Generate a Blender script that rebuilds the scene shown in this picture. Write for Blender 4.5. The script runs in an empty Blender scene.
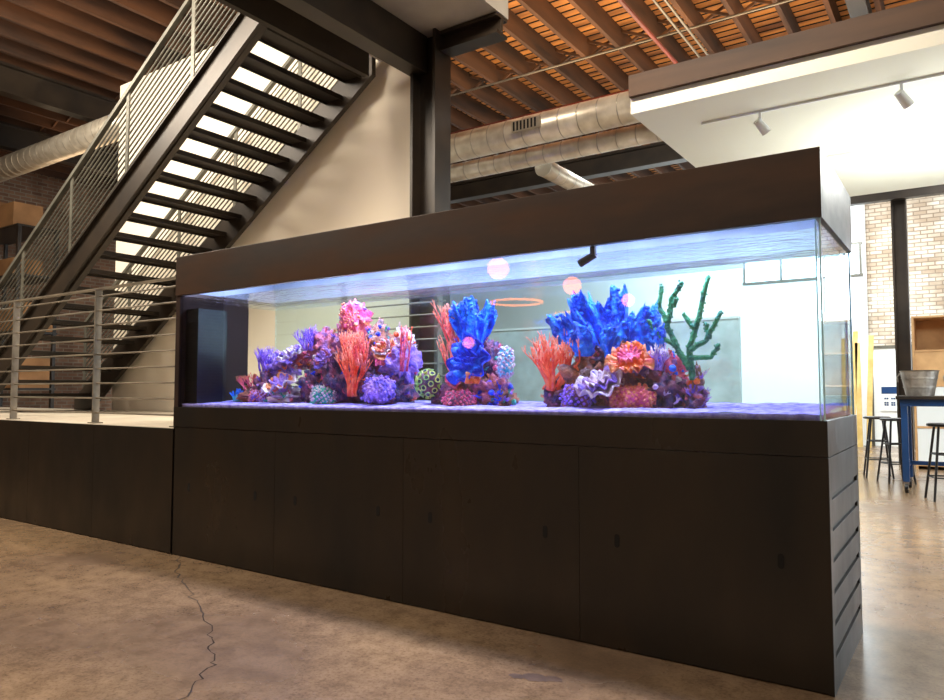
import bpy, math, random
from mathutils import Vector, Matrix, noise
random.seed(7)
scene=bpy.context.scene
scene.view_settings.view_transform='Standard'

# ---------------------------------------------------------------- materials
def lin(c):
    return tuple(((v/255)/12.92 if v/255<=0.04045 else ((v/255+0.055)/1.055)**2.4) for v in c)+(1.0,)
def mat(name,col,rough=.5,metal=0.0,col2=None,nscale=3.0,detail=4,bump=None,emis=None,spec=.5,lo=.35,hi=.65,rough2=None,stretch=None):
    m=bpy.data.materials.new(name); m.use_nodes=True
    nt=m.node_tree; N=nt.nodes; L=nt.links
    b=N['Principled BSDF']
    b.inputs['Roughness'].default_value=rough
    b.inputs['Metallic'].default_value=metal
    b.inputs['Specular IOR Level'].default_value=spec
    tc=N.new('ShaderNodeTexCoord'); vec=tc.outputs['Object']
    if stretch:
        mp=N.new('ShaderNodeMapping'); mp.inputs['Scale'].default_value=stretch; L.new(vec,mp.inputs['Vector']); vec=mp.outputs[0]
    n=N.new('ShaderNodeTexNoise'); n.inputs['Scale'].default_value=nscale; n.inputs['Detail'].default_value=detail
    L.new(vec,n.inputs['Vector'])
    r=N.new('ShaderNodeValToRGB'); r.color_ramp.elements[0].position=lo; r.color_ramp.elements[1].position=hi
    if col2 is None:
        col2=tuple(v*.88 for v in col)
    r.color_ramp.elements[0].color=lin(col); r.color_ramp.elements[1].color=lin(col2)
    L.new(n.outputs['Fac'],r.inputs['Fac']); L.new(r.outputs['Color'],b.inputs['Base Color'])
    if rough2 is not None:
        mr=N.new('ShaderNodeMapRange'); mr.inputs['To Min'].default_value=rough; mr.inputs['To Max'].default_value=rough2
        mr.inputs['From Min'].default_value=.3; mr.inputs['From Max'].default_value=.7
        L.new(n.outputs['Fac'],mr.inputs['Value']); L.new(mr.outputs['Result'],b.inputs['Roughness'])
    if bump:
        kind,sc,st,dist=bump
        if kind=='v':
            t=N.new('ShaderNodeTexVoronoi'); out=t.outputs['Distance']
        else:
            t=N.new('ShaderNodeTexNoise'); t.inputs['Detail'].default_value=5; out=t.outputs['Fac']
        t.inputs['Scale'].default_value=sc
        L.new(vec,t.inputs['Vector'])
        bp=N.new('ShaderNodeBump'); bp.inputs['Strength'].default_value=st; bp.inputs['Distance'].default_value=dist
        L.new(out,bp.inputs['Height']); L.new(bp.outputs['Normal'],b.inputs['Normal'])
    if emis:
        L.new(r.outputs['Color'],b.inputs['Emission Color']); b.inputs['Emission Strength'].default_value=emis[1]
    return m
def emat(name,col,strength):
    m=bpy.data.materials.new(name); m.use_nodes=True
    N=m.node_tree.nodes; b=N['Principled BSDF']
    b.inputs['Base Color'].default_value=lin(col)
    b.inputs['Emission Color'].default_value=lin(col); b.inputs['Emission Strength'].default_value=strength
    return m
def glassmat(name,tint=(.96,.99,1.0),f0=.04,rough=0.0,bump=None,gcol=(1,1,1),fmax=.96):
    m=bpy.data.materials.new(name); m.use_nodes=True
    nt=m.node_tree; N=nt.nodes; L=nt.links
    N.remove(N['Principled BSDF']); out=N['Material Output']
    tr=N.new('ShaderNodeBsdfTransparent'); tr.inputs['Color'].default_value=tint+(1,)
    gl=N.new('ShaderNodeBsdfGlossy'); gl.inputs['Roughness'].default_value=rough; gl.inputs['Color'].default_value=gcol+(1,)
    g=N.new('ShaderNodeNewGeometry')
    d=N.new('ShaderNodeVectorMath'); d.operation='DOT_PRODUCT'
    L.new(g.outputs['Normal'],d.inputs[0]); L.new(g.outputs['Incoming'],d.inputs[1])
    def mth(op,a,b=None):
        n=N.new('ShaderNodeMath'); n.operation=op
        for i,v in enumerate((a,b)):
            if v is None: continue
            if isinstance(v,(int,float)): n.inputs[i].default_value=v
            else: L.new(v,n.inputs[i])
        return n.outputs[0]
    c=mth('ABSOLUTE',d.outputs['Value']); c=mth('SUBTRACT',1.0,c); c=mth('POWER',c,5.0)
    c=mth('MULTIPLY',c,fmax); c=mth('ADD',c,f0)
    mix=N.new('ShaderNodeMixShader'); L.new(c,mix.inputs[0]); L.new(tr.outputs[0],mix.inputs[1]); L.new(gl.outputs[0],mix.inputs[2])
    L.new(mix.outputs[0],out.inputs['Surface'])
    if bump:
        tc=N.new('ShaderNodeTexCoord'); mp=N.new('ShaderNodeMapping'); mp.inputs['Scale'].default_value=(1,2.2,1)
        L.new(tc.outputs['Object'],mp.inputs['Vector'])
        t=N.new('ShaderNodeTexNoise'); t.inputs['Scale'].default_value=bump[0]; t.inputs['Detail'].default_value=3
        L.new(mp.outputs[0],t.inputs['Vector'])
        bp=N.new('ShaderNodeBump'); bp.inputs['Strength'].default_value=bump[1]; bp.inputs['Distance'].default_value=bump[2]
        L.new(t.outputs['Fac'],bp.inputs['Height']); L.new(bp.outputs['Normal'],gl.inputs['Normal'])
    return m
def brickmat(name,c1,c2,mortar,axes='xz',scale=1.0,rough=.8):
    m=mat(name,c1,rough); nt=m.node_tree; N=nt.nodes; L=nt.links
    tc=N.new('ShaderNodeTexCoord'); sp=N.new('ShaderNodeSeparateXYZ'); cb=N.new('ShaderNodeCombineXYZ')
    L.new(tc.outputs['Object'],sp.inputs[0])
    L.new(sp.outputs['X' if axes[0]=='x' else 'Y'],cb.inputs['X']); L.new(sp.outputs['Z' if axes[1]=='z' else 'Y'],cb.inputs['Y'])
    br=N.new('ShaderNodeTexBrick'); L.new(cb.outputs[0],br.inputs['Vector'])
    br.inputs['Color1'].default_value=lin(c1); br.inputs['Color2'].default_value=lin(c2); br.inputs['Mortar'].default_value=lin(mortar)
    br.inputs['Scale'].default_value=scale; br.inputs['Brick Width'].default_value=.24; br.inputs['Row Height'].default_value=.085; br.inputs['Mortar Size'].default_value=.012
    n=N.new('ShaderNodeTexNoise'); n.inputs['Scale'].default_value=1.3; n.inputs['Detail'].default_value=8
    L.new(tc.outputs['Object'],n.inputs['Vector'])
    r=N.new('ShaderNodeValToRGB'); r.color_ramp.elements[0].position=.42; r.color_ramp.elements[1].position=.58
    r.color_ramp.elements[0].color=(.60,.50,.42,1); r.color_ramp.elements[1].color=(1,1,1,1); L.new(n.outputs['Fac'],r.inputs['Fac'])
    mx=N.new('ShaderNodeMix'); mx.data_type='RGBA'; mx.blend_type='MULTIPLY'; mx.inputs[0].default_value=.8
    L.new(br.outputs['Color'],mx.inputs[6]); L.new(r.outputs['Color'],mx.inputs[7])
    L.new(mx.outputs[2],N['Principled BSDF'].inputs['Base Color'])
    bp=N.new('ShaderNodeBump'); bp.inputs['Strength'].default_value=.5; bp.inputs['Distance'].default_value=.01; bp.invert=True
    L.new(br.outputs['Fac'],bp.inputs['Height']); L.new(bp.outputs['Normal'],N['Principled BSDF'].inputs['Normal'])
    return m

M={}
M['cab']=mat('black_stained_wood',(46,38,30),.24,0,(17,15,12),1.7,10,('n',40,.06,.002),rough2=.50,spec=.42,stretch=(1.6,1,.7),lo=.3,hi=.7)
M['canopy']=mat('canopy_dark_bronze',(80,58,43),.30,0,(44,32,25),2.2,9,('n',50,.05,.002),rough2=.5,stretch=(.5,1,1.8))
M['endpanel']=mat('tank_end_panel',(58,44,38),.85,0,(46,36,32),3,spec=.1)
M['gap']=mat('dark_gap',(7,6,6),.9)
M['glass']=glassmat('tank_glass')
M['glassback']=glassmat('tank_glass_back',tint=(.84,.95,.99))
M['gedge']=mat('glass_edge_teal',(150,200,205),.15,0,(190,225,230),4)
M['reflector']=mat('added_white_reflector',(200,212,220),.6)  # white reflector, added to bounce light
M['water']=glassmat('water_surface_mat',tint=(.84,.95,1.0),f0=.40,rough=.03,bump=(11,1.0,.16),gcol=(.88,.98,1.0),fmax=.55)
M['sand']=mat('aragonite_sand',(200,182,240),.9,0,(128,112,212),22,6,('n',120,.8,.008))
M['black']=mat('black_plastic',(12,12,14),.35)
M['steel']=mat('black_painted_steel',(54,45,36),.40,.2,(38,32,27),3)
M['steelg']=mat('railing_steel',(138,128,112),.4,.2,(108,100,88),4)
M['steels']=mat('stair_rail_steel',(104,102,92),.4,.3,(82,80,72),4)
M['cream']=mat('painted_drywall_cream',(238,228,210),.8,0,(236,225,206),.4,1)
M['white']=mat('white_paint',(238,242,242),.7,0,(232,238,238),.5,3)
M['soffit']=mat('soffit_white',(228,230,218),.7,0,(222,224,212),.4,3)
M['wood']=mat('old_ceiling_wood',(196,130,66),.8,0,(108,64,32),1.6,8,stretch=(.4,3,1))
M['joist']=mat('joist_wood',(98,62,36),.8,0,(44,28,18),1.5,8,stretch=(4,.4,2))
M['woodbeam']=mat('dark_timber_beam',(78,56,40),.7,0,(50,36,27),1.5,8,stretch=(.4,3,4))
M['duct']=mat('galvanised_duct',(222,214,198),.34,.5,(192,182,164),6,3)
M['ductring']=mat('duct_seam',(190,182,168),.4,.6)
M['concrete']=mat('concrete_slab',(180,174,164),.8,0,(148,142,132),1.5,6)
M['deck']=mat('platform_concrete',(225,216,198),.5,0,(200,190,172),1.5,6)
M['blue']=mat('blue_enamel',(26,66,118),.35,.1)
M['galv']=mat('galvanised_bucket',(178,172,164),.4,.5,(136,130,124),10)
M['ply']=mat('plywood',(214,170,118),.6,0,(190,146,98),4,5)
M['pine']=mat('pine_lumber',(218,190,122),.6,0,(190,158,90),5,5)
M['card']=mat('cardboard',(168,124,82),.8,0,(140,102,66),2)
M['pipe']=mat('red_sprinkler_pipe',(110,44,34),.5)
M['conduit']=mat('conduit',(120,112,104),.35,.7)
M['bulb']=emat('warm_globe',(255,134,58),11)
M['bulbw']=emat('spot_bulb',(255,230,190),14)
M['win']=emat('daylight_pane',(228,242,255),5)
M['crack']=mat('crack_dark',(48,36,28),.9)
M['stain']=mat('stain_dark',(66,46,32),.6,0,(88,66,50),20)
M['part']=mat('grey_partition',(216,228,230),.6)

def floormat():
    m=mat('polished_concrete_floor',(160,134,104),.16,0,(128,106,86),.8,8,('n',10,.05,.004),rough2=.32)
    nt=m.node_tree;N=nt.nodes;L=nt.links
    b=N['Principled BSDF']
    src=b.inputs['Base Color'].links[0].from_socket
    tc=N.new('ShaderNodeTexCoord')
    def layer(src,scale,lo,hi,c0,fac,detail=9):
        n=N.new('ShaderNodeTexNoise'); n.inputs['Scale'].default_value=scale; n.inputs['Detail'].default_value=detail; n.inputs['Roughness'].default_value=.7
        L.new(tc.outputs['Object'],n.inputs['Vector'])
        r=N.new('ShaderNodeValToRGB'); r.color_ramp.elements[0].position=lo; r.color_ramp.elements[1].position=hi
        r.color_ramp.elements[0].color=c0+(1,); r.color_ramp.elements[1].color=(1,1,1,1)
        L.new(n.outputs['Fac'],r.inputs['Fac'])
        mx=N.new('ShaderNodeMix'); mx.data_type='RGBA'; mx.blend_type='MULTIPLY'; mx.inputs[0].default_value=fac
        L.new(src,mx.inputs[6]); L.new(r.outputs['Color'],mx.inputs[7]); return mx.outputs[2]
    o=layer(src,8,.32,.58,(.50,.47,.45),.8)
    o=layer(o,60,.3,.52,(.40,.37,.35),.7,6)
    o=layer(o,2.2,.36,.56,(.78,.77,.78),.8)
    L.new(o,b.inputs['Base Color'])
    return m
M['floor']=floormat()
M['brickw']=brickmat('white_painted_brick',(228,222,210),(190,176,156),(160,148,132),'xz')
M['brickb']=brickmat('old_brick_left',(150,112,86),(116,84,64),(144,130,112),'yz')

# ---------------------------------------------------------------- mesh builder
class MB:
    def __init__(s): s.v=[];s.f=[];s.m=[];s.mats=[]
    def mi(s,m):
        m=M[m] if isinstance(m,str) else m
        if m not in s.mats: s.mats.append(m)
        return s.mats.index(m)
    def add(s,vs,fs,m):
        o=len(s.v); k=s.mi(m)
        s.v+= [tuple(v) for v in vs]; s.f+=[tuple(i+o for i in f) for f in fs]; s.m+=[k]*len(fs)
    def box(s,x0,x1,y0,y1,z0,z1,m):
        vs=[(x0,y0,z0),(x1,y0,z0),(x1,y1,z0),(x0,y1,z0),(x0,y0,z1),(x1,y0,z1),(x1,y1,z1),(x0,y1,z1)]
        s.add(vs,[(0,3,2,1),(4,5,6,7),(0,1,5,4),(1,2,6,5),(2,3,7,6),(3,0,4,7)],m)
    def prism(s,poly,axis,a,b,m):
        n=len(poly)
        if axis=='y': vs=[(p[0],a,p[1]) for p in poly]+[(p[0],b,p[1]) for p in poly]
        elif axis=='x': vs=[(a,p[0],p[1]) for p in poly]+[(b,p[0],p[1]) for p in poly]
        else: vs=[(p[0],p[1],a) for p in poly]+[(p[0],p[1],b) for p in poly]
        fs=[tuple(range(n)),tuple(range(2*n-1,n-1,-1))]+[(i,i+n,(i+1)%n+n,(i+1)%n) for i in range(n)]
        s.add(vs,fs,m)
    def tube(s,pts,rad,m,n=8,tip=False):
        pts=[Vector(p) for p in pts]
        if isinstance(rad,(int,float)): rad=[rad]*len(pts)
        vs=[];fs=[]
        t0=(pts[1]-pts[0]).normalized()
        up=Vector((0,0,1)) if abs(t0.z)<.9 else Vector((1,0,0))
        a=t0.cross(up).normalized()
        for i,p in enumerate(pts):
            t=(pts[min(i+1,len(pts)-1)]-pts[max(i-1,0)]).normalized()
            a=(a-t*a.dot(t)).normalized(); b=t.cross(a)
            for k in range(n):
                q=2*math.pi*k/n; vs.append(p+(a*math.cos(q)+b*math.sin(q))*rad[i])
        for i in range(len(pts)-1):
            for k in range(n):
                fs.append((i*n+k,i*n+(k+1)%n,(i+1)*n+(k+1)%n,(i+1)*n+k))
        fs.append(tuple(range(n-1,-1,-1)))
        if tip:
            vs.append(pts[-1]+(pts[-1]-pts[-2]).normalized()*rad[-1]*.9); j=len(vs)-1; o=(len(pts)-1)*n
            for k in range(n): fs.append((o+k,o+(k+1)%n,j))
        else: fs.append(tuple((len(pts)-1)*n+k for k in range(n)))
        s.add(vs,fs,m)
    def build(s,name,parent=None,smooth=False,bevel=0):
        me=bpy.data.meshes.new(name); me.from_pydata(s.v,[],s.f)
        for m in s.mats: me.materials.append(m)
        me.polygons.foreach_set('material_index',s.m)
        if smooth: me.polygons.foreach_set('use_smooth',[True]*len(s.f))
        me.update()
        ob=bpy.data.objects.new(name,me); scene.collection.objects.link(ob)
        if parent: ob.parent=parent
        if bevel:
            md=ob.modifiers.new('bevel','BEVEL'); md.width=bevel; md.segments=2; md.limit_method='ANGLE'
        return ob
def empty(name,loc=(0,0,0)):
    e=bpy.data.objects.new(name,None); scene.collection.objects.link(e); e.empty_display_size=.1
    return e
import bmesh
_ico={}
def ico(sub):
    if sub not in _ico:
        bm=bmesh.new(); bmesh.ops.create_icosphere(bm,subdivisions=sub,radius=1)
        bm.verts.ensure_lookup_table()
        _ico[sub]=([v.co.copy() for v in bm.verts],[tuple(v.index for v in f.verts) for f in bm.faces]); bm.free()
    return _ico[sub]
def bd(v,seed,amp,freq):
    p=v*freq+Vector((seed*3.1,seed*1.7,seed*.9))
    return 1+amp*(noise.noise(p)+.5*noise.noise(p*2.3)+.35*noise.noise(p*5)+.2*noise.noise(p*11))
def blob(mb,c,r,m,seed=0,amp=.3,freq=2.0,sub=4):
    vs,fs=ico(sub); out=[]
    if isinstance(r,(int,float)): r=(r,r,r)
    for v in vs:
        d=bd(v,seed,amp,freq) if amp else 1
        out.append((c[0]+v.x*r[0]*d,c[1]+v.y*r[1]*d,c[2]+v.z*r[2]*d))
    mb.add(out,fs,m)
def branch(mb,p,d,L,r,depth,rng,m,spread=.55,kids=(2,3),shrink=.78,up=.15,n=6,tipm=None,k=3):
    pts=[Vector(p)];rad=[r]; dd=Vector(d).normalized()
    for i in range(k):
        dd=(dd+Vector((rng.uniform(-.18,.18),rng.uniform(-.18,.18),rng.uniform(-.05,.1)+up*.3))).normalized()
        pts.append(pts[-1]+dd*L/k); rad.append(r*(1-.28*(i+1)/k))
    mb.tube(pts,rad,tipm if (depth==0 and tipm) else m,n,tip=True)
    if depth>0:
        for j in range(rng.randint(*kids)):
            ax=Vector((rng.uniform(-1,1),rng.uniform(-1,1),rng.uniform(-.6,1))).normalized()
            nd=(dd+ax*spread*rng.uniform(.7,1.4)+Vector((0,0,up))).normalized()
            i=rng.choice([k,k,k-1])
            branch(mb,pts[i],nd,L*shrink*rng.uniform(.8,1.15),rad[i]*.85,depth-1,rng,m,spread,kids,shrink,up,n,tipm,k)
def fib(n):
    g=math.pi*(3-math.sqrt(5)); out=[]
    for i in range(n):
        z=1-2*(i+.5)/n; q=math.sqrt(1-z*z); out.append(Vector((q*math.cos(g*i),q*math.sin(g*i),z)))
    return out

# ---------------------------------------------------------------- room shell
XL,XR,YN,YB,ZC=-18.0,6.0,-7.0,18.0,6.3
b=MB(); b.box(XL,XR,YN,YB,-.1,0,'floor'); b.build('floor')
b=MB(); b.box(XL,XR,YN,YB,ZC,ZC+.1,'wood')
b.build('ceiling')
b=MB(); b.box(XL,XR,YB,YB+.2,0,ZC,'brickw'); b.build('wall_back')
b=MB(); b.box(XL-.2,XL,YN,YB,0,ZC,'brickb'); b.build('wall_left')
b=MB(); b.box(XR,XR+.2,YN,YB,0,ZC,'white'); b.build('wall_right')
b=MB(); b.box(XL,XR,YN-.2,YN,0,ZC,'cream'); b.build('wall_front')
b=MB(); x=-16.9; rng=random.Random(3)
while x<XR:
    b.box(x-.03,x+.03,YN,YB,ZC-.30,ZC-.001,'joist'); 
    for y in (3.4,6.4,9.4,12.4):
        for s in (0,1):
            z0,z1=(ZC-.27,ZC-.05) if s else (ZC-.05,ZC-.27)
            b.prism([(x+.031,z0-.02),(x+.031,z0+.02),(x+.489,z1+.02),(x+.489,z1-.02)],'y',y+s*.05,y+.03+s*.05,'joist')
    x+=.52
b.build('ceiling_joists')
b=MB(); y=YN+.2
while y<YB:
    b.box(XL,XR,y,y+.016,ZC-.012,ZC-.0005,'gap'); y+=.16
b.build('trim_1')
b=MB()
for y in (13.6,1.2):
    b.box(XL,XR,y-.12,y+.12,ZC-.34,ZC-.30,'steel'); b.box(XL,XR,y-.02,y+.02,ZC-.66,ZC-.34,'steel'); b.box(XL,XR,y-.12,y+.12,ZC-.70,ZC-.66,'steel')
b.build('steel_roof_beam')
b=MB()
for x in (-11.6,-14.2):
    b.box(x-.1,x+.1,1.4,13.4,ZC-.74,ZC-.71,'steel'); b.box(x-.02,x+.02,1.4,13.4,ZC-.71,ZC-.34,'steel'); b.box(x-.1,x+.1,1.4,13.4,ZC-.34,ZC-.302,'steel')
b.build('steel_girder')
b=MB(); b.box(-1.05,-.85,5.0,13.3,ZC-.52,ZC-.49,'steel'); b.box(-.965,-.935,5.0,13.3,ZC-.49,ZC-.33,'steel'); b.box(-1.05,-.85,5.0,13.3,ZC-.33,ZC-.302,'steel'); b.build('steel_girder')

# ---------------------------------------------------------------- aquarium
X0,X1,Y0,Y1=-4.85,-.465,3.20,4.12
ZB,ZW,ZT,ZTOP=.93,1.076,1.90,2.19
aq=empty('aquarium')
b=MB()
b.box(X0+.01,X1-.012,Y0+.012,Y1-.01,0,ZB-.002,'cab')
seams=[X0,-3.735,-2.655,-1.56,X1]
cab=MB()
for i in range(4):
    cab.box(seams[i]+.001,seams[i+1]-.001,Y0,Y0+.018,.008,ZB-.0015,'cab')
cab.box(X0,X1,Y0-.003,Y1,ZB+.0015,ZW,'cab')
cab.box(X0,X1,Y1-.018,Y1,0,ZB,'cab')
cab.box(X0,X0+.018,Y0,Y1,0,ZB,'cab')
b.build('carcass',aq)
zs=[.13+.125*i for i in range(6)]
z=0
for q in zs:
    cab.box(X1-.02,X1,Y0+.06,Y1-.06,z,q,'cab'); z=q+.026
cab.box(X1-.02,X1,Y0+.06,Y1-.06,z,ZB-.003,'cab')
cab.box(X1-.02,X1,Y0+.001,Y0+.06,0,ZB-.003,'cab'); cab.box(X1-.02,X1,Y1-.06,Y1,0,ZB-.003,'cab')
cab.build('cabinet_panels',aq,bevel=.0008)
b=MB(); b.box(X1-.05,X1-.0215,Y0+.06,Y1-.06,0.02,ZB-.03,'gap'); b.build('vent_backing',aq)
b=MB()
for hx in (-4.65,-3.926,-3.54,-2.842,-2.462,-1.746,-1.367,-.652):
    pl=[(hx+.013*math.cos(t),.5+(.018 if math.sin(t)>0 else -.018)+.013*math.sin(t)) for t in [math.pi*2*k/20+.01 for k in range(20)]]
    b.prism(pl,'y',Y0-.0012,Y0+.004,'gap')
b.build('finger_holes',aq)
b=MB()
t=.03
b.box(X0,X1,Y0-.01,Y0+t,ZT,ZTOP,'canopy'); b.box(X0,X1,Y1-t,Y1+.01,ZT,ZTOP,'canopy')
b.box(X0,X0+t,Y0+t,Y1-t,ZT,ZTOP,'canopy'); b.box(X1-t,X1,Y0+t,Y1-t,ZT,ZTOP,'canopy')
b.box(X0+t,X1-t,Y0+t,Y1-t,ZTOP-.02,ZTOP-.001,'canopy')
b.box(X0,X0+.05,Y0-.002,Y0+.62,ZW,ZT,'endpanel')
b.build('canopy',aq,bevel=.002)
b=MB()
b.box(X0+t,X1-t,Y0+t,Y0+t+.004,ZT+.03,ZTOP-.021,'reflector'); b.box(X0+t,X1-t,Y1-t-.004,Y1-t,ZT+.03,ZTOP-.021,'reflector')
b.box(X0+t,X0+t+.004,Y0+t+.004,Y1-t-.004,ZT+.03,ZTOP-.021,'reflector'); b.box(X1-t-.004,X1-t,Y0+t+.004,Y1-t-.004,ZT+.03,ZTOP-.021,'reflector')
b.box(X0+t,X1-t,Y0+t,Y1-t,ZTOP-.026,ZTOP-.021,'reflector'); b.build('canopy_reflector',aq)  # reflector added inside the canopy to brighten the water surface
g=.014
b=MB(); b.box(X0+.05,X1-.012,Y0+.012,Y0+.012+g,ZW,ZT+.01,'glass'); b.build('front_pane',aq)
b=MB(); b.box(X0+.05,X1-.012,Y1-.012-g,Y1-.012,ZW,ZT+.01,'glassback'); b.build('back_pane',aq)
b=MB(); b.box(X1-.012-g,X1-.012,Y0+.012+g,Y1-.012-g,ZW,ZT+.01,'glass'); b.build('end_pane',aq)
b=MB()
b.box(X1-.014,X1-.008,Y0+.008,Y0+.014,ZW,ZT,'gedge'); b.box(X1-.032,X1-.027,Y0+.027,Y0+.031,ZW,ZT,'gedge')
b.box(X1-.016,X1-.008,Y1-.016,Y1-.008,ZW,ZT,'gedge'); b.box(X1-.036,X1-.026,Y1-.036,Y1-.026,ZW,ZT,'gedge')
b.build('glass_edges',aq)
b=MB(); zw=1.865; b.add([(X0+.05,Y0+.03,zw),(X1-.03,Y0+.03,zw),(X1-.03,Y1-.03,zw),(X0+.05,Y1-.03,zw)],[(0,1,2,3)],'water'); b.build('water_surface',aq)
b=MB(); nx,ny=160,30; vs=[];fs=[]
for j in range(ny+1):
    for i in range(nx+1):
        x=X0+.055+(X1-.03-X0-.055)*i/nx; y=Y0+.03+(Y1-.06-Y0)*j/ny
        vs.append((x,y,1.098+.014*noise.noise(Vector((x*4,y*4,0)))+.008*noise.noise(Vector((x*14,y*14,0)))+.03*j/ny))
for j in range(ny):
    for i in range(nx):
        a=j*(nx+1)+i; fs.append((a,a+1,a+nx+2,a+nx+1))
b.add(vs,fs,'sand'); b.box(X0+.055,X1-.03,Y0+.028,Y0+.031,ZW,1.1,'sand'); b.box(X1-.031,X1-.028,Y0+.03,Y1-.03,ZW,1.1,'sand')
b.build('sand_bed',aq,smooth=True)
b=MB(); b.box(X0+.055,X0+.20,Y0+.05,Y0+.30,ZW+.02,1.80,'black')
for k in range(12): b.box(X0+.07+.01*k,X0+.074+.01*k,Y0+.048,Y0+.05,1.70,1.78,'gap')
b.build('overflow_box',aq)
b=MB(); b.box(-1.505,-1.48,Y0+.03,Y0+.05,1.86,1.93,'black'); b.tube([(-1.57,Y0+.05,1.825),(-1.485,Y0+.05,1.865)],[.020,.018],'black',14); b.build('circulation_pump',aq)
b=MB()
for cx in (-4.1,-3.2,-2.3,-1.3): b.box(cx-.36,cx+.36,3.5,3.70,2.10,2.15,'black')
b.build('led_housings',aq)
def area(name,loc,rot,sx,sy,power,col,parent=None,spread=None):
    l=bpy.data.lights.new(name,'AREA'); l.shape='RECTANGLE'; l.size=sx; l.size_y=sy; l.energy=power; l.color=col
    if spread: l.spread=spread
    o=bpy.data.objects.new(name,l); scene.collection.objects.link(o); o.location=loc; o.rotation_euler=rot
    if parent: o.parent=parent
    return o
for i,cx in enumerate((-4.1,-3.2,-2.3,-1.3)):
    area('led_panel_%d'%(i+1),(cx,3.56,2.095),(D:=0,0,0),.68,.2,42 if i else 26,(.54,.60,1.0),aq)

# ---------------------------------------------------------------- corals
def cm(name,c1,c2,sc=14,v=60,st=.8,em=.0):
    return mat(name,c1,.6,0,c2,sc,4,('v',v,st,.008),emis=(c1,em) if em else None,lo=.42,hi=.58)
C=dict(
 rockp=cm('encrusted_rock_rose',(150,84,140),(232,120,120),15),
 rockd=cm('encrusted_rock_dark',(62,46,96),(150,78,104),17),
 rockb=cm('encrusted_rock_brown',(120,84,80),(196,120,90),17),
 rockw=cm('encrusted_rock_pale',(252,232,220),(206,168,196),13),
 lav=cm('lavender_coral',(200,150,225),(120,90,205),18),
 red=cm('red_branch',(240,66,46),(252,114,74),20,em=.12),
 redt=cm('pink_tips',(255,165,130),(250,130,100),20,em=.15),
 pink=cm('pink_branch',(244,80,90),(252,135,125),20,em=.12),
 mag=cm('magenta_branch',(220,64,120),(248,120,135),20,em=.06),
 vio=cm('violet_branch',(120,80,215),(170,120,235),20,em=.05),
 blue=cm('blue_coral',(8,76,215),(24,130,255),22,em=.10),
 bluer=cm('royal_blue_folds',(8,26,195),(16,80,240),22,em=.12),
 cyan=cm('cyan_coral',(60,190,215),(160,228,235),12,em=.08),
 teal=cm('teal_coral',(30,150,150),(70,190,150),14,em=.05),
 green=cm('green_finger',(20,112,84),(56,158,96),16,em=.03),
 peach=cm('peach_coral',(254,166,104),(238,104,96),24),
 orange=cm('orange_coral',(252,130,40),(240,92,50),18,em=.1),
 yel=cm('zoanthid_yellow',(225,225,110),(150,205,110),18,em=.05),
 dk=cm('zoanthid_centre',(20,30,60),(30,50,60),18),
)
R1=empty('coral_reef'); R2=empty('coral_reef'); R3=empty('coral_reef')
def reef(x): return R1 if x<-2.84 else (R2 if x<-2.05 else R3)
def rockpile(name,items,mats,scatter):
    b=MB(); rng=random.Random(len(items))
    for k,(x,y,z,rx,ry,rz) in enumerate(items):
        sd=k*1.37+len(items)
        blob(b,(x,y,z),(rx,ry,rz),C[mats[k%len(mats)]],seed=sd,amp=.6,freq=2.6)
        local=[rng.choice(scatter) for _ in range(3)]
        for v in fib(60):
            if v.y>.35 or rng.random()<.4: continue
            d=bd(v,sd,.6,2.6)*.97
            p=Vector((x+v.x*rx*d,y+v.y*ry*d,z+v.z*rz*d))
            if p.z<1.11: continue
            mm=C[rng.choice(local)]; q=rng.random()
            if q<.5: blob(b,p,rng.uniform(.007,.018),mm,k,.4,2,2)
            elif q<.78:
                for _ in range(3):
                    branch(b,p,(v.x+rng.uniform(-.6,.6),v.y-.2,v.z+.4+rng.uniform(-.3,.3)),rng.uniform(.015,.035),.005,1,rng,mm,k=2,n=5)
            else:
                n=Vector((v.x,v.y,v.z+.3)).normalized(); b.tube([p-n*.01,p+n*.010,p+n*.015],[.007,.018,.020],mm,9)
    return b.build(name,reef(items[0][0]),smooth=True)
Y=3.66
rockpile('live_rock',[(-4.46,Y,1.15,.11,.14,.08),(-4.28,Y,1.20,.10,.15,.13),(-4.24,Y+.05,1.38,.11,.12,.09),(-4.06,Y-.03,1.15,.12,.16,.07),(-3.98,Y+.05,1.42,.12,.10,.06),
  (-3.8,Y,1.22,.08,.15,.15),(-3.80,Y+.04,1.50,.09,.12,.11),(-3.79,Y+.04,1.36,.06,.12,.10),(-3.56,Y,1.25,.11,.16,.2),(-3.5,Y,1.5,.09,.13,.17),(-3.46,Y,1.68,.07,.11,.11),(-3.3,Y+.06,1.3,.11,.14,.2),(-3.30,Y+.06,1.52,.07,.1,.12),
  (-3.12,Y,1.19,.11,.16,.13),(-3.09,Y+.04,1.38,.09,.13,.14),(-3.07,Y+.05,1.52,.05,.08,.08)],['rockb','rockd','lav','rockw','rockp','rockd','rockp','rockb','rockd','rockp','mag','rockd'],['lav','vio','mag','peach','rockw','rockp','orange','rockw','teal','bluer'])
rockpile('live_rock',[(-2.60,Y,1.17,.07,.13,.10),(-2.5,Y+.03,1.22,.13,.15,.15),(-2.52,Y+.05,1.40,.08,.11,.11),(-2.36,Y+.02,1.18,.10,.13,.11),(-2.4,Y+.06,1.38,.08,.1,.11),(-2.27,Y,1.14,.05,.1,.06)],['rockd','rockb','rockd','rockp'],['vio','mag','bluer','teal','peach','bluer'])
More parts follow.
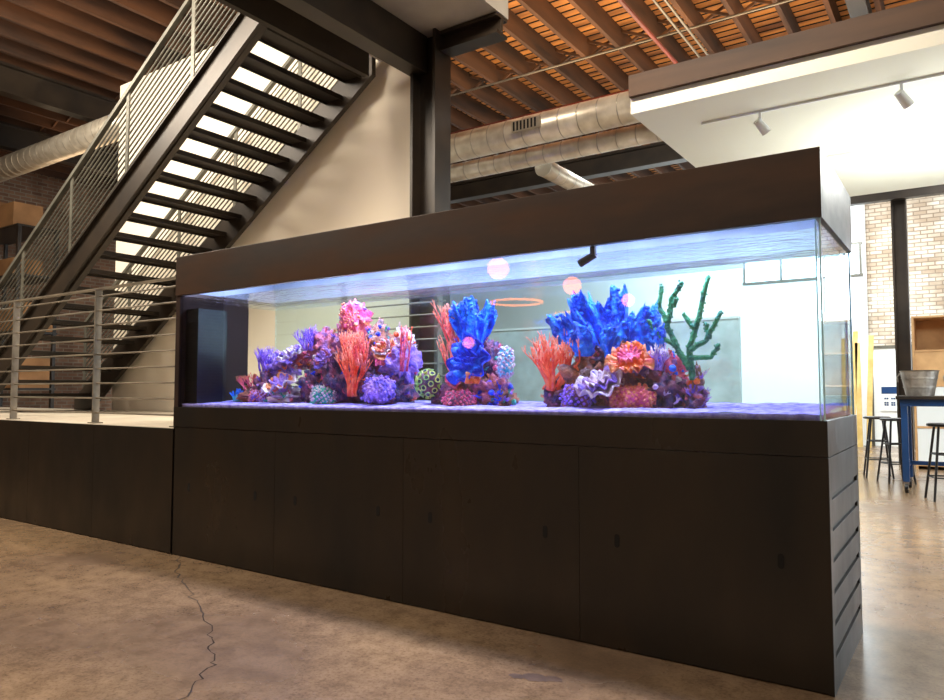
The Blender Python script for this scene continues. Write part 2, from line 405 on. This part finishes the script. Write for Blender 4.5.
rockpile('live_rock',[(-1.86,Y,1.17,.09,.13,.11),(-1.7,Y,1.23,.13,.16,.16),(-1.66,Y+.05,1.38,.12,.12,.10),(-1.5,Y+.03,1.2,.15,.17,.15),(-1.46,Y+.05,1.36,.12,.12,.11),(-1.3,Y,1.18,.10,.15,.12),(-1.27,Y+.02,1.31,.07,.1,.08),(-1.13,Y,1.13,.05,.08,.08),(-1.12,Y,1.22,.03,.035,.09)],['rockd','rockb','rockd','rockp','lav','rockd','mag'],['lav','vio','mag','rockw','rockp','orange','blue','peach'])
def bush(name,base,m,tip,seed,L=.13,r=.012,depth=2,stems=6,spread=.5,lean=(0,0,1),fan=.6,**kw):
    rng=random.Random(seed); b=MB()
    for i in range(stems):
        d=Vector(lean)+Vector((rng.uniform(-fan,fan),rng.uniform(-fan,fan)*.7,rng.uniform(-.1,.3)))
        branch(b,Vector(base)+Vector((rng.uniform(-.03,.03),rng.uniform(-.03,.03),0)),d,L,r,depth,rng,C[m],spread,tipm=C[tip] if tip else None,**kw)
    return b.build(name,reef(base[0]),smooth=True)
bush('staghorn_coral',(-4.28,3.56,1.34),'vio','lav',1,L=.065,r=.009,depth=3,stems=10,fan=1.1)
bush('staghorn_coral',(-4.44,3.56,1.20),'mag','peach',2,L=.05,r=.009,depth=3,stems=8,fan=1.1)
bush('staghorn_coral',(-3.82,3.56,1.48),'vio','lav',21,L=.06,r=.009,depth=3,stems=10,fan=1.0)
bush('staghorn_coral',(-3.16,3.56,1.36),'mag','peach',23,L=.05,r=.008,depth=3,stems=8,fan=1.0)
bush('staghorn_coral',(-1.30,3.54,1.30),'lav','rockw',24,L=.045,r=.008,depth=3,stems=8,fan=1.0)
bush('fire_coral',(-3.31,3.46,1.16),'red','redt',3,L=.13,r=.010,depth=3,stems=9,fan=.5,shrink=.74,spread=.4)
bush('fire_coral',(-3.38,3.5,1.38),'red','redt',33,L=.08,r=.009,depth=3,stems=8,fan=.45,shrink=.75,spread=.4)
bush('fire_coral',(-3.28,3.5,1.36),'pink','redt',34,L=.08,r=.009,depth=3,stems=7,fan=.45,shrink=.75,spread=.4)
bush('gorgonian_coral',(-3.00,3.6,1.32),'mag','pink',5,L=.12,r=.009,depth=2,stems=4,fan=.25,spread=.3)
bush('gorgonian_coral',(-2.55,3.6,1.36),'pink','redt',6,L=.15,r=.010,depth=3,stems=6,fan=.35,spread=.28,lean=(-.7,0,1),shrink=.70)
bush('gorgonian_coral',(-2.58,3.6,1.26),'pink','redt',61,L=.10,r=.010,depth=3,stems=4,fan=.3,spread=.3,lean=(-.45,0,1),shrink=.75)
bush('fire_coral',(-1.88,3.54,1.20),'red','redt',8,L=.12,r=.012,depth=3,stems=15,fan=1.0,shrink=.76)
bush('cyan_polyp_coral',(-4.56,3.55,1.12),'cyan','blue',9,L=.05,r=.014,depth=1,stems=8,fan=.9)
bush('orange_cup_coral',(-2.33,3.42,1.24),'orange','peach',10,L=.035,r=.013,depth=1,stems=8,fan=.9)
def fancoral(name,c,m,R,H,seed,nrm=(0,-1,.25),layers=3,ruf=7,tilt=.5):
    rng=random.Random(seed); b=MB()
    for l in range(layers):
        vs=[];fs=[]; nu,nr=72,8; Rl=R*(1-.25*l)
        zax=Vector(nrm).normalized(); 
        zax=(zax+Vector((rng.uniform(-tilt,tilt),0,rng.uniform(-tilt,tilt)))*.4).normalized()
        q=zax.to_track_quat('Z','Y').to_matrix()
        ph=rng.uniform(0,6)
        for j in range(nr+1):
            f=j/nr
            for i in range(nu):
                th=2*math.pi*i/nu
                rr=Rl*f*(1+.12*math.sin(3*th+ph)+.06*math.sin(8*th))
                h=H*(.15+.85*f*f)*(1-.1*l)+ R*.16*f*f*math.sin(ruf*th+ph+2*f)+l*.012
                vs.append(Vector(c)+q@Vector((rr*math.cos(th),rr*math.sin(th),h)))
        for j in range(nr):
            for i in range(nu): fs.append((j*nu+i,j*nu+(i+1)%nu,(j+1)*nu+(i+1)%nu,(j+1)*nu+i))
        b.add(vs,fs,C[m[l%len(m)]])
    blob(b,tuple(Vector(c)-Vector(nrm)*R*-.02),R*.3,C[m[-1]],seed,.2,2,3)
    ob=b.build(name,reef(c[0]),smooth=True); md=ob.modifiers.new('solid','SOLIDIFY'); md.thickness=.005
    return ob
fancoral('rose_coral',(-2.38,3.50,1.36),['bluer','blue','bluer'],.145,.06,3,layers=4,ruf=9)
fancoral('rose_coral',(-2.52,3.53,1.26),['mag','rockp'],.06,.03,5)
fancoral('leather_coral',(-1.42,3.52,1.35),['peach','orange','mag'],.12,.02,6,nrm=(.1,-.7,.7),ruf=11)
fancoral('leather_coral',(-1.55,3.46,1.21),['rockw','lav'],.13,.04,7,nrm=(0,-.5,.85),ruf=9)
fancoral('leather_coral',(-4.02,3.50,1.22),['rockw','peach','lav'],.13,.04,8,nrm=(0,-.5,.85),ruf=8)
fancoral('leather_coral',(-3.98,3.56,1.44),['rockw','lav'],.10,.03,18,nrm=(0,-.5,.85),ruf=8)
fancoral('leather_coral',(-3.58,3.50,1.40),['lav','rockp'],.08,.04,9,nrm=(-.2,-.8,.5),ruf=8)
fancoral('leather_coral',(-3.05,3.50,1.44),['peach','rockw'],.08,.04,11,nrm=(.1,-.8,.5),ruf=8)
def blades(name,items,m,seed):
    b=MB(); rng=random.Random(seed)
    for (x,y,z,w,h,ang,lean) in items:
        nu,nv=30,20; vs=[];fs=[]; ph=rng.uniform(0,9)
        ca,sa=math.cos(ang),math.sin(ang)
        for side in (0,1):
            for j in range(nv+1):
                f=j/nv
                for i in range(nu+1):
                    u=-1+2*i/nu
                    edge=1+.24*noise.noise(Vector((u*4+ph,ph,0)))+.16*noise.noise(Vector((u*11+ph,0,ph)))
                    ww=w*(.40+.95*math.sin(min(1,f*1.05)*math.pi*.62))*(1+.2*noise.noise(Vector((f*6,ph,2))))
                    hh=h*f*edge*(1-.22*u*u)
                    off=.028*math.sin(u*6+ph+f*4)+.022*noise.noise(Vector((u*5,f*6,ph)))
                    th=(.014*(1-.5*f)+.008*noise.noise(Vector((u*12,f*14,ph+5*side))))*(1-abs(u)**3)
                    off+=th if side else -th
                    px=u*ww+lean*hh
                    vs.append((x+px*ca-off*sa,y+px*sa+off*ca,z+hh))
        o=(nu+1)*(nv+1)
        for s_ in (0,1):
            for j in range(nv):
                for i in range(nu):
                    a=s_*o+j*(nu+1)+i; fs.append((a,a+1,a+nu+2,a+nu+1))
        for i in range(nu):
            a=nv*(nu+1)+i; fs.append((a,a+1,a+1+o,a+o))
        b.add(vs,fs,C[m])
        for q in range(34):
            u=rng.uniform(-1,1); f=rng.uniform(.6,1.0); hh=h*f*(1-.22*u*u); px=u*w*1.15+lean*hh
            blob(b,(x+px*ca,y+px*sa-.01,z+hh),rng.uniform(.006,.013),C[m],q,.5,2,2)
    return b.build(name,reef(items[0][0]),smooth=True)
blades('blue_plate_coral',[(-1.74,3.62,1.38,.08,.24,.3,-.45),(-1.69,3.54,1.38,.07,.17,-.3,-.1),(-1.64,3.66,1.42,.07,.31,.5,-.35),(-1.55,3.56,1.36,.06,.20,.2,.25),(-1.57,3.66,1.42,.065,.32,-.4,.12),(-1.45,3.60,1.38,.07,.26,.5,.35),(-1.36,3.62,1.32,.05,.20,-.2,.25)],'blue',5)
blades('blue_plate_coral',[(-2.50,3.60,1.48,.045,.24,.4,-.25),(-2.46,3.56,1.50,.045,.25,-.4,.05),(-2.41,3.62,1.48,.045,.23,.5,.25)],'blue',8)
b=MB(); rng=random.Random(4)
def finger(pts,r):
    P=[Vector(p) for p in pts]; out=[]
    for i in range(len(P)-1):
        for k in range(5): out.append(P[i].lerp(P[i+1],k/5)+Vector((rng.uniform(-.004,.004),0,0)))
    out.append(P[-1]); n=len(out)
    b.tube(out,[r*(1.15-.4*i/n)*(1+.1*math.sin(i*2.1)) for i in range(n)],C['green'],10,tip=True)
    for i in range(1,n):
        for q in range(4):
            a=rng.uniform(0,6.28); blob(b,out[i]+Vector((math.cos(a)*r,math.sin(a)*r,rng.uniform(-.01,.01))),r*.38,C['green'],q,.2,2,1)
finger([(-1.13,3.62,1.25),(-1.14,3.6,1.42),(-1.09,3.6,1.56),(-1.04,3.6,1.76)],.014)
finger([(-1.14,3.61,1.30),(-1.2,3.6,1.40),(-1.25,3.6,1.52),(-1.23,3.6,1.66),(-1.17,3.59,1.74)],.014)
finger([(-1.25,3.6,1.54),(-1.29,3.6,1.62),(-1.28,3.6,1.73)],.012)
finger([(-1.14,3.6,1.40),(-1.06,3.59,1.44),(-.98,3.59,1.58)],.013)
finger([(-1.11,3.6,1.50),(-1.17,3.6,1.58)],.011)
finger([(-1.2,3.6,1.42),(-1.30,3.6,1.48),(-1.35,3.6,1.56)],.012)
finger([(-1.04,3.6,1.45),(-1.06,3.6,1.53)],.011)
finger([(-1.14,3.6,1.36),(-1.03,3.59,1.36),(-.99,3.58,1.42)],.012)
finger([(-1.22,3.6,1.62),(-1.19,3.58,1.66)],.01)
b.build('green_finger_coral',R3,smooth=True)
b=MB(); c=Vector((-2.74,3.54,1.24)); blob(b,c,(.07,.06,.075),C['rockd'],2,.2,2,3); blob(b,c+Vector((.03,.06,-.07)),(.05,.07,.07),C['rockd'],4,.3,2,3)
for v in fib(36):
    if v.y>.3: continue
    p=c+Vector((v.x*.078,v.y*.065,v.z*.08)); n=Vector((v.x,v.y*1.4,v.z)).normalized()
    b.tube([p-n*.01,p+n*.012],[.007,.019],C['yel'],12); b.tube([p+n*.0115,p+n*.0140],[.012,.011],C['dk'],10)
b.build('zoanthid_colony',R2,smooth=False)
def bumpy(name,c,r,m1,m2,n,br):
    b=MB(); blob(b,c,r,C[m1],3,.3,2,3)
    for i,v in enumerate(fib(n)):
        d=bd(v,3,.3,2)
        blob(b,(c[0]+v.x*r[0]*d,c[1]+v.y*r[1]*d,c[2]+v.z*r[2]*d),br,C[m2],i,.2,2,1)
    return b.build(name,reef(c[0]),smooth=True)
bumpy('bubble_coral',(-3.11,3.50,1.20),(.11,.08,.08),'lav','lav',160,.013)
bumpy('bubble_coral',(-2.22,3.60,1.36),(.045,.045,.09),'cyan','rockw',90,.011)
bumpy('brain_coral',(-1.40,3.50,1.16),(.12,.09,.06),'mag','peach',180,.010)
bumpy('brain_coral',(-1.70,3.49,1.16),(.09,.08,.07),'rockd','vio',150,.010)
bumpy('brain_coral',(-3.60,3.49,1.16),(.09,.08,.07),'teal','rockw',150,.010)
bumpy('brain_coral',(-2.48,3.50,1.14),(.10,.08,.055),'rockd','mag',150,.010)
bumpy('brain_coral',(-4.26,3.50,1.15),(.09,.07,.05),'lav','rockp',120,.010)
bumpy('brain_coral',(-3.47,3.60,1.69),(.065,.07,.10),'mag','peach',190,.008)

# ---------------------------------------------------------------- platform + railing
b=MB(); b.box(XL+.5,X0-.004,3.22,5.59,0,.905,'gap'); 
pf=b.build('raised_platform')
b=MB()
xs=[-4.856,-5.95,-7.05,-8.15,-9.25,-10.35,-11.45,-12.6]
for i in range(len(xs)-1): b.box(xs[i+1]+.001,xs[i]-.001,3.2,3.219,.008,.915,'cab')
b.build('front_panels',pf)
b=MB(); b.box(XL+.5,X0-.004,3.222,5.59,.905,.918,'deck'); b.build('platform_deck',pf)
def railing(name,x0,x1,y,z0,z1,posts,m='steelg',n=9,zp=None):
    b=MB()
    if zp is None: zp=z0
    b.box(x0,x1,y-.025,y+.025,z1-.014,z1,m)
    for p in posts:
        b.box(p-.006,p+.006,y-.03,y+.03,zp,z1-.012,m); b.box(p-.05,p+.05,y-.04,y+.04,zp,zp+.01,m)
    for k in range(n):
        z=z0+.09+(z1-z0-.16)*k/(n-1)
        b.tube([(x0,y,z),(x1,y,z)],.007,m,8)
    return b.build(name)
railing('guard_railing',-12.5,-4.90,3.30,.9185,2.07,[-4.95,-6.12,-7.6,-9.05,-10.5,-12.0])
railing('guard_railing',-4.7,-3.5,4.75,.918,2.0,[-4.64,-3.56],zp=0.0,n=10)

# ---------------------------------------------------------------- staircase
st=empty('staircase')
SL=.649
def zl(x): return 3.46+(x+6.73)*SL
xa,xb=-10.45,-4.95
b=MB()
for ya,yb in ((4.08,4.14),(5.43,5.49)):
    poly=[(xa-.2,.92),(xa+.20,.92),(xb,zl(xb)-.18),(xb,zl(xb)+.17),(xa-.2,zl(xa-.2)+.17)]
    b.prism(poly,'y',ya,yb,'steel')
for o0,o1 in ((-.18,-.16),(.15,.17)):
    b.prism([(xa+.2,zl(xa+.2)+o0),(xb,zl(xb)+o0),(xb,zl(xb)+o1),(xa+.2,zl(xa+.2)+o1)],'y',4.04,4.08,'steel')
b.build('stringers',st)
b=MB(); x=xa+.1
while x<xb-.05:
    z=zl(x)+.02
    b.box(x-.115,x+.125,4.14,5.43,z,z+.025,'steel'); b.box(x-.115,x-.105,4.14,5.43,z-.025,z,'steel'); b.box(x+.115,x+.125,4.14,5.43,z-.025,z,'steel')
    x+=.27
b.build('treads',st)
for yy,nm in ((4.11,'near'),(5.46,'far')):
    b=MB()
    b.prism([(xa,zl(xa)+1.10),(xb,zl(xb)+1.10),(xb,zl(xb)+1.15),(xa,zl(xa)+1.15)],'y',yy-.025,yy+.025,'steels')
    nn=12
    for k in range(nn):
        o=.22+.86*k/nn
        b.tube([(xa,yy,zl(xa)+o),(xb,yy,zl(xb)+o)],.009,'steels',8)
    x=xa
    while x<=xb+.01:
        b.box(x-.025,x+.025,yy-.008,yy+.008,zl(x)+.1,zl(x)+1.12,'steels'); x+=1.1
    b.build('stair_railing_'+nm,st)

b=MB()
b.box(-4.95,-3.4,2.3,5.58,4.62,4.82,'concrete'); b.build('landing_slab')
b=MB()
def ibeam_x(b,y,x0,x1,z0,z1,w,m='steel'):
    b.box(x0,x1,y-w/2,y+w/2,z0,z0+.03,m); b.box(x0,x1,y-w/2,y+w/2,z1-.03,z1,m); b.box(x0,x1,y-.015,y+.015,z0+.03,z1-.03,m)
b.box(-4.39,-4.21,2.3,5.40,4.25,4.61,'steel')
b.build('landing_beam')
b=MB(); ibeam_x(b,5.47,-4.04,-3.4,4.42,4.61,.18); b.box(-4.93,-4.87,2.3,5.3,4.35,4.61,'steel'); b.build('landing_edge_beam')
b=MB()
cx,cy=-4.20,5.47
b.box(cx-.15,cx-.12,cy-.15,cy+.1,0,ZC-.31,'steel'); b.box(cx+.12,cx+.15,cy-.15,cy+.1,0,ZC-.31,'steel'); b.box(cx-.12,cx+.12,cy-.03,cy,0,ZC-.31,'steel')
b.build('steel_column')
b=MB(); b.box(-10.0,-4.36,5.62,5.74,0,5.6,'cream'); b.build('wall_stair')

# ---------------------------------------------------------------- ducts
def duct(name,p0,p1,r):
    b=MB(); p0=Vector(p0);p1=Vector(p1); L=(p1-p0).length; n=int(L/.22)
    b.tube([p0,p1],r,'duct',32)
    for i in range(n+1):
        c=p0.lerp(p1,i/n); d=(p1-p0).normalized()*.006
        b.tube([c-d,c+d],r+.003,'ductring',32)
    ob=b.build(name); 
    for p in ob.data.polygons: p.use_smooth=len(p.vertices)==4
    return ob
duct('ventilation_duct',(-9.0,7.0,4.12),(-2.42,7.0,4.12),.165)
duct('ventilation_duct',(-9.0,7.45,3.98),(-2.42,7.45,3.98),.11)
duct('ventilation_duct',(-4.2,7.7,3.92),(-4.2,10.0,3.92),.11)
duct('ventilation_duct',(-17,6.05,5.30),(-9.0,6.05,5.30),.20)
b=MB(); b.box(-4.1,-3.75,6.79,6.83,4.06,4.18,'ductring')
for k in range(7): b.box(-4.08+.045*k,-4.06+.045*k,6.785,6.79,4.07,4.17,'gap')
b.build('duct_register')
b=MB()
b.tube([(-3.0,1.6,5.45),(-3.0,13,5.45)],.025,'pipe',10); b.tube([(-9,9.5,5.4),(5,9.5,5.4)],.03,'pipe',10); b.build('sprinkler_pipe')
b=MB()
b.tube([(-2.6,4,5.3),(-2.6,12,5.3)],.015,'conduit',8); b.tube([(-2.5,4,5.3),(-2.5,12,5.3)],.015,'conduit',8); b.tube([(-9,8.6,5.6),(5,8.6,5.6)],.015,'conduit',8)
b.build('electrical_conduit')

# ---------------------------------------------------------------- dropped soffit
b=MB(); b.box(-2.35,5.99,5.9,10.0,3.6,3.74,'soffit'); b.build('soffit_ceiling')
b=MB(); b.box(-2.35,5.99,5.86,6.06,3.742,3.93,'woodbeam'); b.build('trim_2')
def spot(name,x,y,z,lit=False):
    b=MB(); b.tube([(x,y,z),(x,y,z-.08)],.012,'white',8)
    b.tube([(x-.02,y-.03,z-.07),(x+.04,y+.05,z-.16)],[.034,.042],'white',20)
    b.tube([(x+.04,y+.05,z-.159),(x+.042,y+.052,z-.165)],[.036,.036],'bulbw' if lit else 'soffit',20)
    if lit: blob(b,(x-.03,y-.045,z-.13),.035,'bulbw',0,0,1,2)
    return b.build(name)
b=MB(); b.box(-1.9,4,6.44,6.46,3.58,3.599,'white'); b.box(-1.9,4,8.09,8.11,3.58,3.599,'white'); b.build('lighting_track')
spot('track_spotlight',-1.40,6.45,3.579); spot('track_spotlight',-.35,6.45,3.579); spot('track_spotlight',-.36,8.1,3.579,True); spot('track_spotlight',-1.3,8.1,3.579,True)

# ---------------------------------------------------------------- back room
b=MB(); b.box(-8.4,-3.0,12.0,12.12,0,2.35,'part'); b.box(-8.4,-3.0,11.98,12.14,2.35,2.39,'white'); b.build('wall_partition')
b=MB(); b.box(-17.9,-1.75,17.85,17.98,0,6.0,'white'); b.build('wall_back_panel')
def window(name,x0,x1,z0,z1,y,nx):
    b=MB(); b.box(x0,x1,y-.01,y,z0,z1,'win')
    f=.05
    b.box(x0-f,x1+f,y-.04,y,z0-f,z0,'steels'); b.box(x0-f,x1+f,y-.04,y,z1,z1+f,'steels')
    for i in range(nx+1):
        x=x0+(x1-x0)*i/nx; b.box(x-.025,x+.025,y-.04,y,z0,z1,'steels')
    return b.build(name)
window('window_1',-4.3,-1.85,3.75,4.4,17.84,3)
window('hidden_glow_window',-17.6,-14,1.2,4.4,17.84,4)  # added glowing panes out of view behind the stair wall, for their glow
window('window_3',.8,5,1.2,4.2,17.98,5)
b=MB()
b.box(-.05+XR,XR-.001,7,15,1.0,3.2,'win')
for k in range(7): b.box(XR-.09,XR-.05,7+8*k/6-.03,7+8*k/6+.03,1,3.2,'white')
b.build('window_4')
b=MB(); b.box(-.97,-.94,13.9,14.12,0,ZC-.31,'steel'); b.box(-.78,-.75,13.9,14.12,0,ZC-.31,'steel'); b.box(-.94,-.78,14,14.03,0,ZC-.31,'steel'); b.build('steel_column')
b=MB(); ibeam_x(b,13.75,-2.9,5.9,4.35,4.55,.15); b.build('steel_beam')
b=MB(); b.box(-1.68,-1.0,17.93,17.98,0,2.1,'white'); b.box(-1.74,-1.68,17.9,17.98,0,2.16,'steels'); b.box(-1.0,-.94,17.9,17.98,0,2.16,'steels'); b.box(-1.74,-.94,17.9,17.98,2.1,2.16,'steels')
b.tube([(-1.08,17.93,1.0),(-1.08,17.87,1.0),(-1.2,17.87,1.0)],.012,'galv',8); b.build('door_1')
b=MB(); b.box(-1.55,-1.2,17.9,17.92,.75,1.3,'white'); b.box(-1.53,-1.22,17.895,17.9,1.12,1.27,'blue')
for i in range(5):
    for j in range(5):
        if (i*3+j*7+i*j)%3: b.box(-1.48+i*.042,-1.445+i*.042,17.895,17.9,.82+j*.045,.855+j*.045,'blue')
b.build('poster')
b=MB()
for k,(x,h,d) in enumerate([(-2.2,2.3,.05),(-2.05,2.45,.12),(-1.9,2.2,.0),(-1.74,2.35,.1)]):
    b.prism([(x-.05,0),(x+.05,0),(x+.05+d,h),(x-.05+d,h)],'y',17.3,17.34,'pine')
ob=b.build('lumber_stack')
b=MB()
b.box(-.68,1.6,13.55,13.6,0,2.33,'ply')
for x in (-.68,-.10,.48,1.06,1.57): b.box(x,x+.03,12.98,13.55,0,2.33,'ply')
for z in (.05,.62,1.25,1.78,2.30): b.box(-.68,1.6,12.981,13.549,z,z+.03,'ply')
b.box(-.648,-.102,12.99,13.0,1.282,1.778,'ply'); b.box(-.648,-.102,12.99,13.0,.652,1.248,'white'); b.box(-.648,-.102,12.99,13.0,.082,.618,'white')
b.box(-.068,.478,12.99,13.0,.652,1.248,'white')
b.build('plywood_shelving',bevel=.003)

b=MB(); tx0,tx1,ty0,ty1=-.70,1.3,9.85,10.6
b.box(tx0,tx1,ty0,ty1,1.09,1.13,'steel'); b.box(tx0+.04,tx1-.04,ty0+.04,ty1-.04,1.01,1.09,'blue')
for x in (tx0+.08,tx1-.08):
    for y in (ty0+.08,ty1-.08):
        b.box(x-.035,x+.035,y-.035,y+.035,.13,1.03,'blue')
        b.box(x-.025,x+.025,y-.02,y+.02,.09,.13,'galv'); b.tube([(x-.018,y,.055),(x+.018,y,.055)],.055,'black',20)
    b.box(x-.02,x+.02,ty0+.08,ty1-.08,.28,.33,'blue')
b.box(tx0+.08,tx1-.08,ty1-.1,ty1-.06,.28,.33,'blue')
b.build('bar_table',bevel=.003)
def bucket(name,x,y,z,r,h):
    b=MB(); b.tube([(x,y,z),(x,y,z+.01),(x,y,z+h*.6),(x,y,z+h-.01),(x,y,z+h)],[r*.72,r*.74,r*.9,r,r*1.05],'galv',28)
    for zz,rr in ((z+h*.35,.83),(z+h*.7,.93)): b.tube([(x,y,zz-.006),(x,y,zz+.006)],r*rr+.006,'galv',28)
    b.tube([(x,y,z+h),(x,y,z+h+.004)],r*.97,'black',28)
    b.tube([(x-r,y,z+h*.9),(x-r*1.15,y,z+h*.75),(x-r*1.1,y,z+h*.55)],.008,'galv',8)
    return b.build(name)
bucket('metal_bucket',-.47,10.2,1.13,.20,.30); bucket('metal_bucket',-.0,10.3,1.13,.20,.30)
def stool(name,x,y,rot=0):
    b=MB(); h=.80
    b.tube([(x,y,h),(x,y,h+.008),(x,y,h+.028),(x,y,h+.035)],[.15,.17,.17,.15],'black',24)
    for k in range(4):
        a=rot+math.pi/4+k*math.pi/2; c,s=math.cos(a),math.sin(a)
        b.tube([(x+.11*c,y+.11*s,h),(x+.23*c,y+.23*s,0.0)],.013,'black',8)
        a2=a+math.pi/2; c2,s2=math.cos(a2),math.sin(a2)
        for zz,rr in ((.25,.193),(.5,.155)):
            b.tube([(x+rr*c,y+rr*s,zz),(x+rr*c2,y+rr*s2,zz)],.009,'black',8)
    return b.build(name)
stool('bar_stool',-1.05,11.5,.2); stool('bar_stool',-.80,10.95,.5); stool('bar_stool',-.22,9.5,.3); stool('bar_stool',.5,9.5,.1)

b=MB()
for x in (-17.2,-15.0):
    for y in (6.5,7.2): b.box(x-.04,x+.04,y-.03,y+.03,0,4.4,'steel')
for z in (1.2,2.3,3.4,4.36): b.box(-17.25,-14.95,6.45,7.25,z,z+.04,'steel')
b.build('storage_shelf')
rng=random.Random(5)
b=MB()
for z in (1.242,2.342,3.442,4.402):
    x=-17.1
    while x<-15.4:
        w=rng.uniform(.4,.6); b.box(x,x+w,6.55,7.1,z,z+rng.uniform(.35,.6),rng.choice(['card','white','card'])); x+=w+.05
b.build('cardboard_boxes')

def pendant(x,y,z,r):
    b=MB(); blob(b,(x,y,z),r,'bulb',0,0,1,3); b.tube([(x,y,z+r*.95),(x,y,z+r+.06)],.04,'black',12); b.tube([(x,y,z+r+.05),(x,y,ZC-.02)],.006,'black',6)
    return b.build('globe_pendant_lamp',smooth=True)
pendant(-4.78,-1.15,2.71,.135); pendant(-4.25,-2.13,2.57,.12); pendant(-3.84,-3.02,2.44,.09); pendant(-5.11,-.98,1.79,.075)
b=MB(); cx,cy,cz,R=-4.86,-1.72,2.35,.34
b.tube([(cx+R*math.cos(k*math.pi/24),cy+R*math.sin(k*math.pi/24),cz) for k in range(49)],.014,'bulb',8)
for k in range(3):
    a=k*2.094; b.tube([(cx+R*math.cos(a),cy+R*math.sin(a),cz+.01),(cx,cy,cz+.9)],.003,'black',5)
b.tube([(cx,cy,cz+.9),(cx,cy,ZC-.02)],.004,'black',5); b.build('ring_pendant_lamp')

pts=[(-4.72,3.19),(-4.27,2.876),(-3.69,2.595),(-3.10,2.279),(-2.787,2.062),(-2.54,1.753),(-2.3,1.4)]
fl=bpy.data.objects['floor']; b=MB(); rng=random.Random(8); P=[]
for i in range(len(pts)-1):
    for k in range(9):
        f=k/9; P.append((pts[i][0]*(1-f)+pts[i+1][0]*f+rng.uniform(-.03,.03),pts[i][1]*(1-f)+pts[i+1][1]*f+rng.uniform(-.02,.02)))
vs=[];fs=[]
for i,(x,y) in enumerate(P):
    w=rng.uniform(.001,.004); vs+=[(x-w,y-w,.0008),(x+w,y+w,.0008)]
for i in range(len(P)-1): fs.append((2*i,2*i+1,2*i+3,2*i+2))
b.add(vs,fs,'crack'); b.build('crack',fl)
b=MB()
for cx,cy,r in ((-1.53,2.71,.06),(-1.46,2.74,.04),(-1.60,2.68,.035)):
    n=28; b.add([(cx+r*(1+.35*noise.noise(Vector((math.cos(6.283*k/n)*2,math.sin(6.283*k/n)*2,cx*9))))*math.cos(6.283*k/n),cy+r*.7*math.sin(6.283*k/n)*(1+.3*noise.noise(Vector((k*.7,cx,0)))),.0008+cx*-.0001) for k in range(n)],[tuple(range(n))],'stain')
b.build('stain',fl)
b=MB(); b.box(-.4,6,6.2,6.206,0,.0006,'crack'); b.box(-.4,6,12.0,12.006,0,.0006,'crack'); b.build('control_joint',fl)

# ---------------------------------------------------------------- lights
D=math.radians
area('ceiling_light_tank',(-3.0,3.85,5.6),(0,0,0),4.5,.2,520,(1,.85,.68))
area('ceiling_light_foreground',(-3.0,-1.5,5.6),(0,0,0),5,2,110,(1,.85,.68))
area('stair_wall_fill',(-8,1.5,5.5),(D(58),0,0),5,1,580,(1,.88,.72))  # added fill aimed at the stair wall, not a fixture
area('under_soffit_fill',(1.0,8.3,3.5),(0,0,0),4,2.5,200,(.97,1,.97))  # added area fill under the soffit to whiten the back walls
area('partition_fill',(-4.5,9.5,5.2),(D(15),0,0),4,2,300,(.90,.98,1))  # fill added to lift the partition seen through the tank
area('back_room_light',(-3.2,14.8,5.4),(D(20),0,0),6,2,720,(.93,.99,1))
area('back_right_fill',(2.0,12.2,5.4),(D(30),0,0),5,2,190,(1,.99,.96))  # extra fill added for the plywood and right background
area('soffit_up_fill',(0.5,8.0,2.6),(D(180),0,0),3,2,90,(.97,1,.92))  # free-hanging area light aimed up at the soffit, no fixture modelled
area('joist_fill',(-2.5,8.5,4.5),(D(180),0,0),6,2.5,230,(1,.74,.42))  # unseen fill added to warm the joists from below
area('joist_fill_left',(-12,6.8,4.6),(D(180),0,0),4,1,35,(1,.72,.45))  # second unseen joist fill, added on the left side
w=bpy.data.worlds.new('world'); scene.world=w; w.use_nodes=True
w.node_tree.nodes['Background'].inputs[0].default_value=(.6,.7,.9,1); w.node_tree.nodes['Background'].inputs[1].default_value=.3

cd=bpy.data.cameras.new('camera'); cam=bpy.data.objects.new('camera',cd); scene.collection.objects.link(cam)
cam.location=(0,0,1.2); cam.rotation_euler=(D(93.16),0,D(34.3)); cd.sensor_width=36; cd.lens=27.65; cd.clip_start=.05
scene.camera=cam
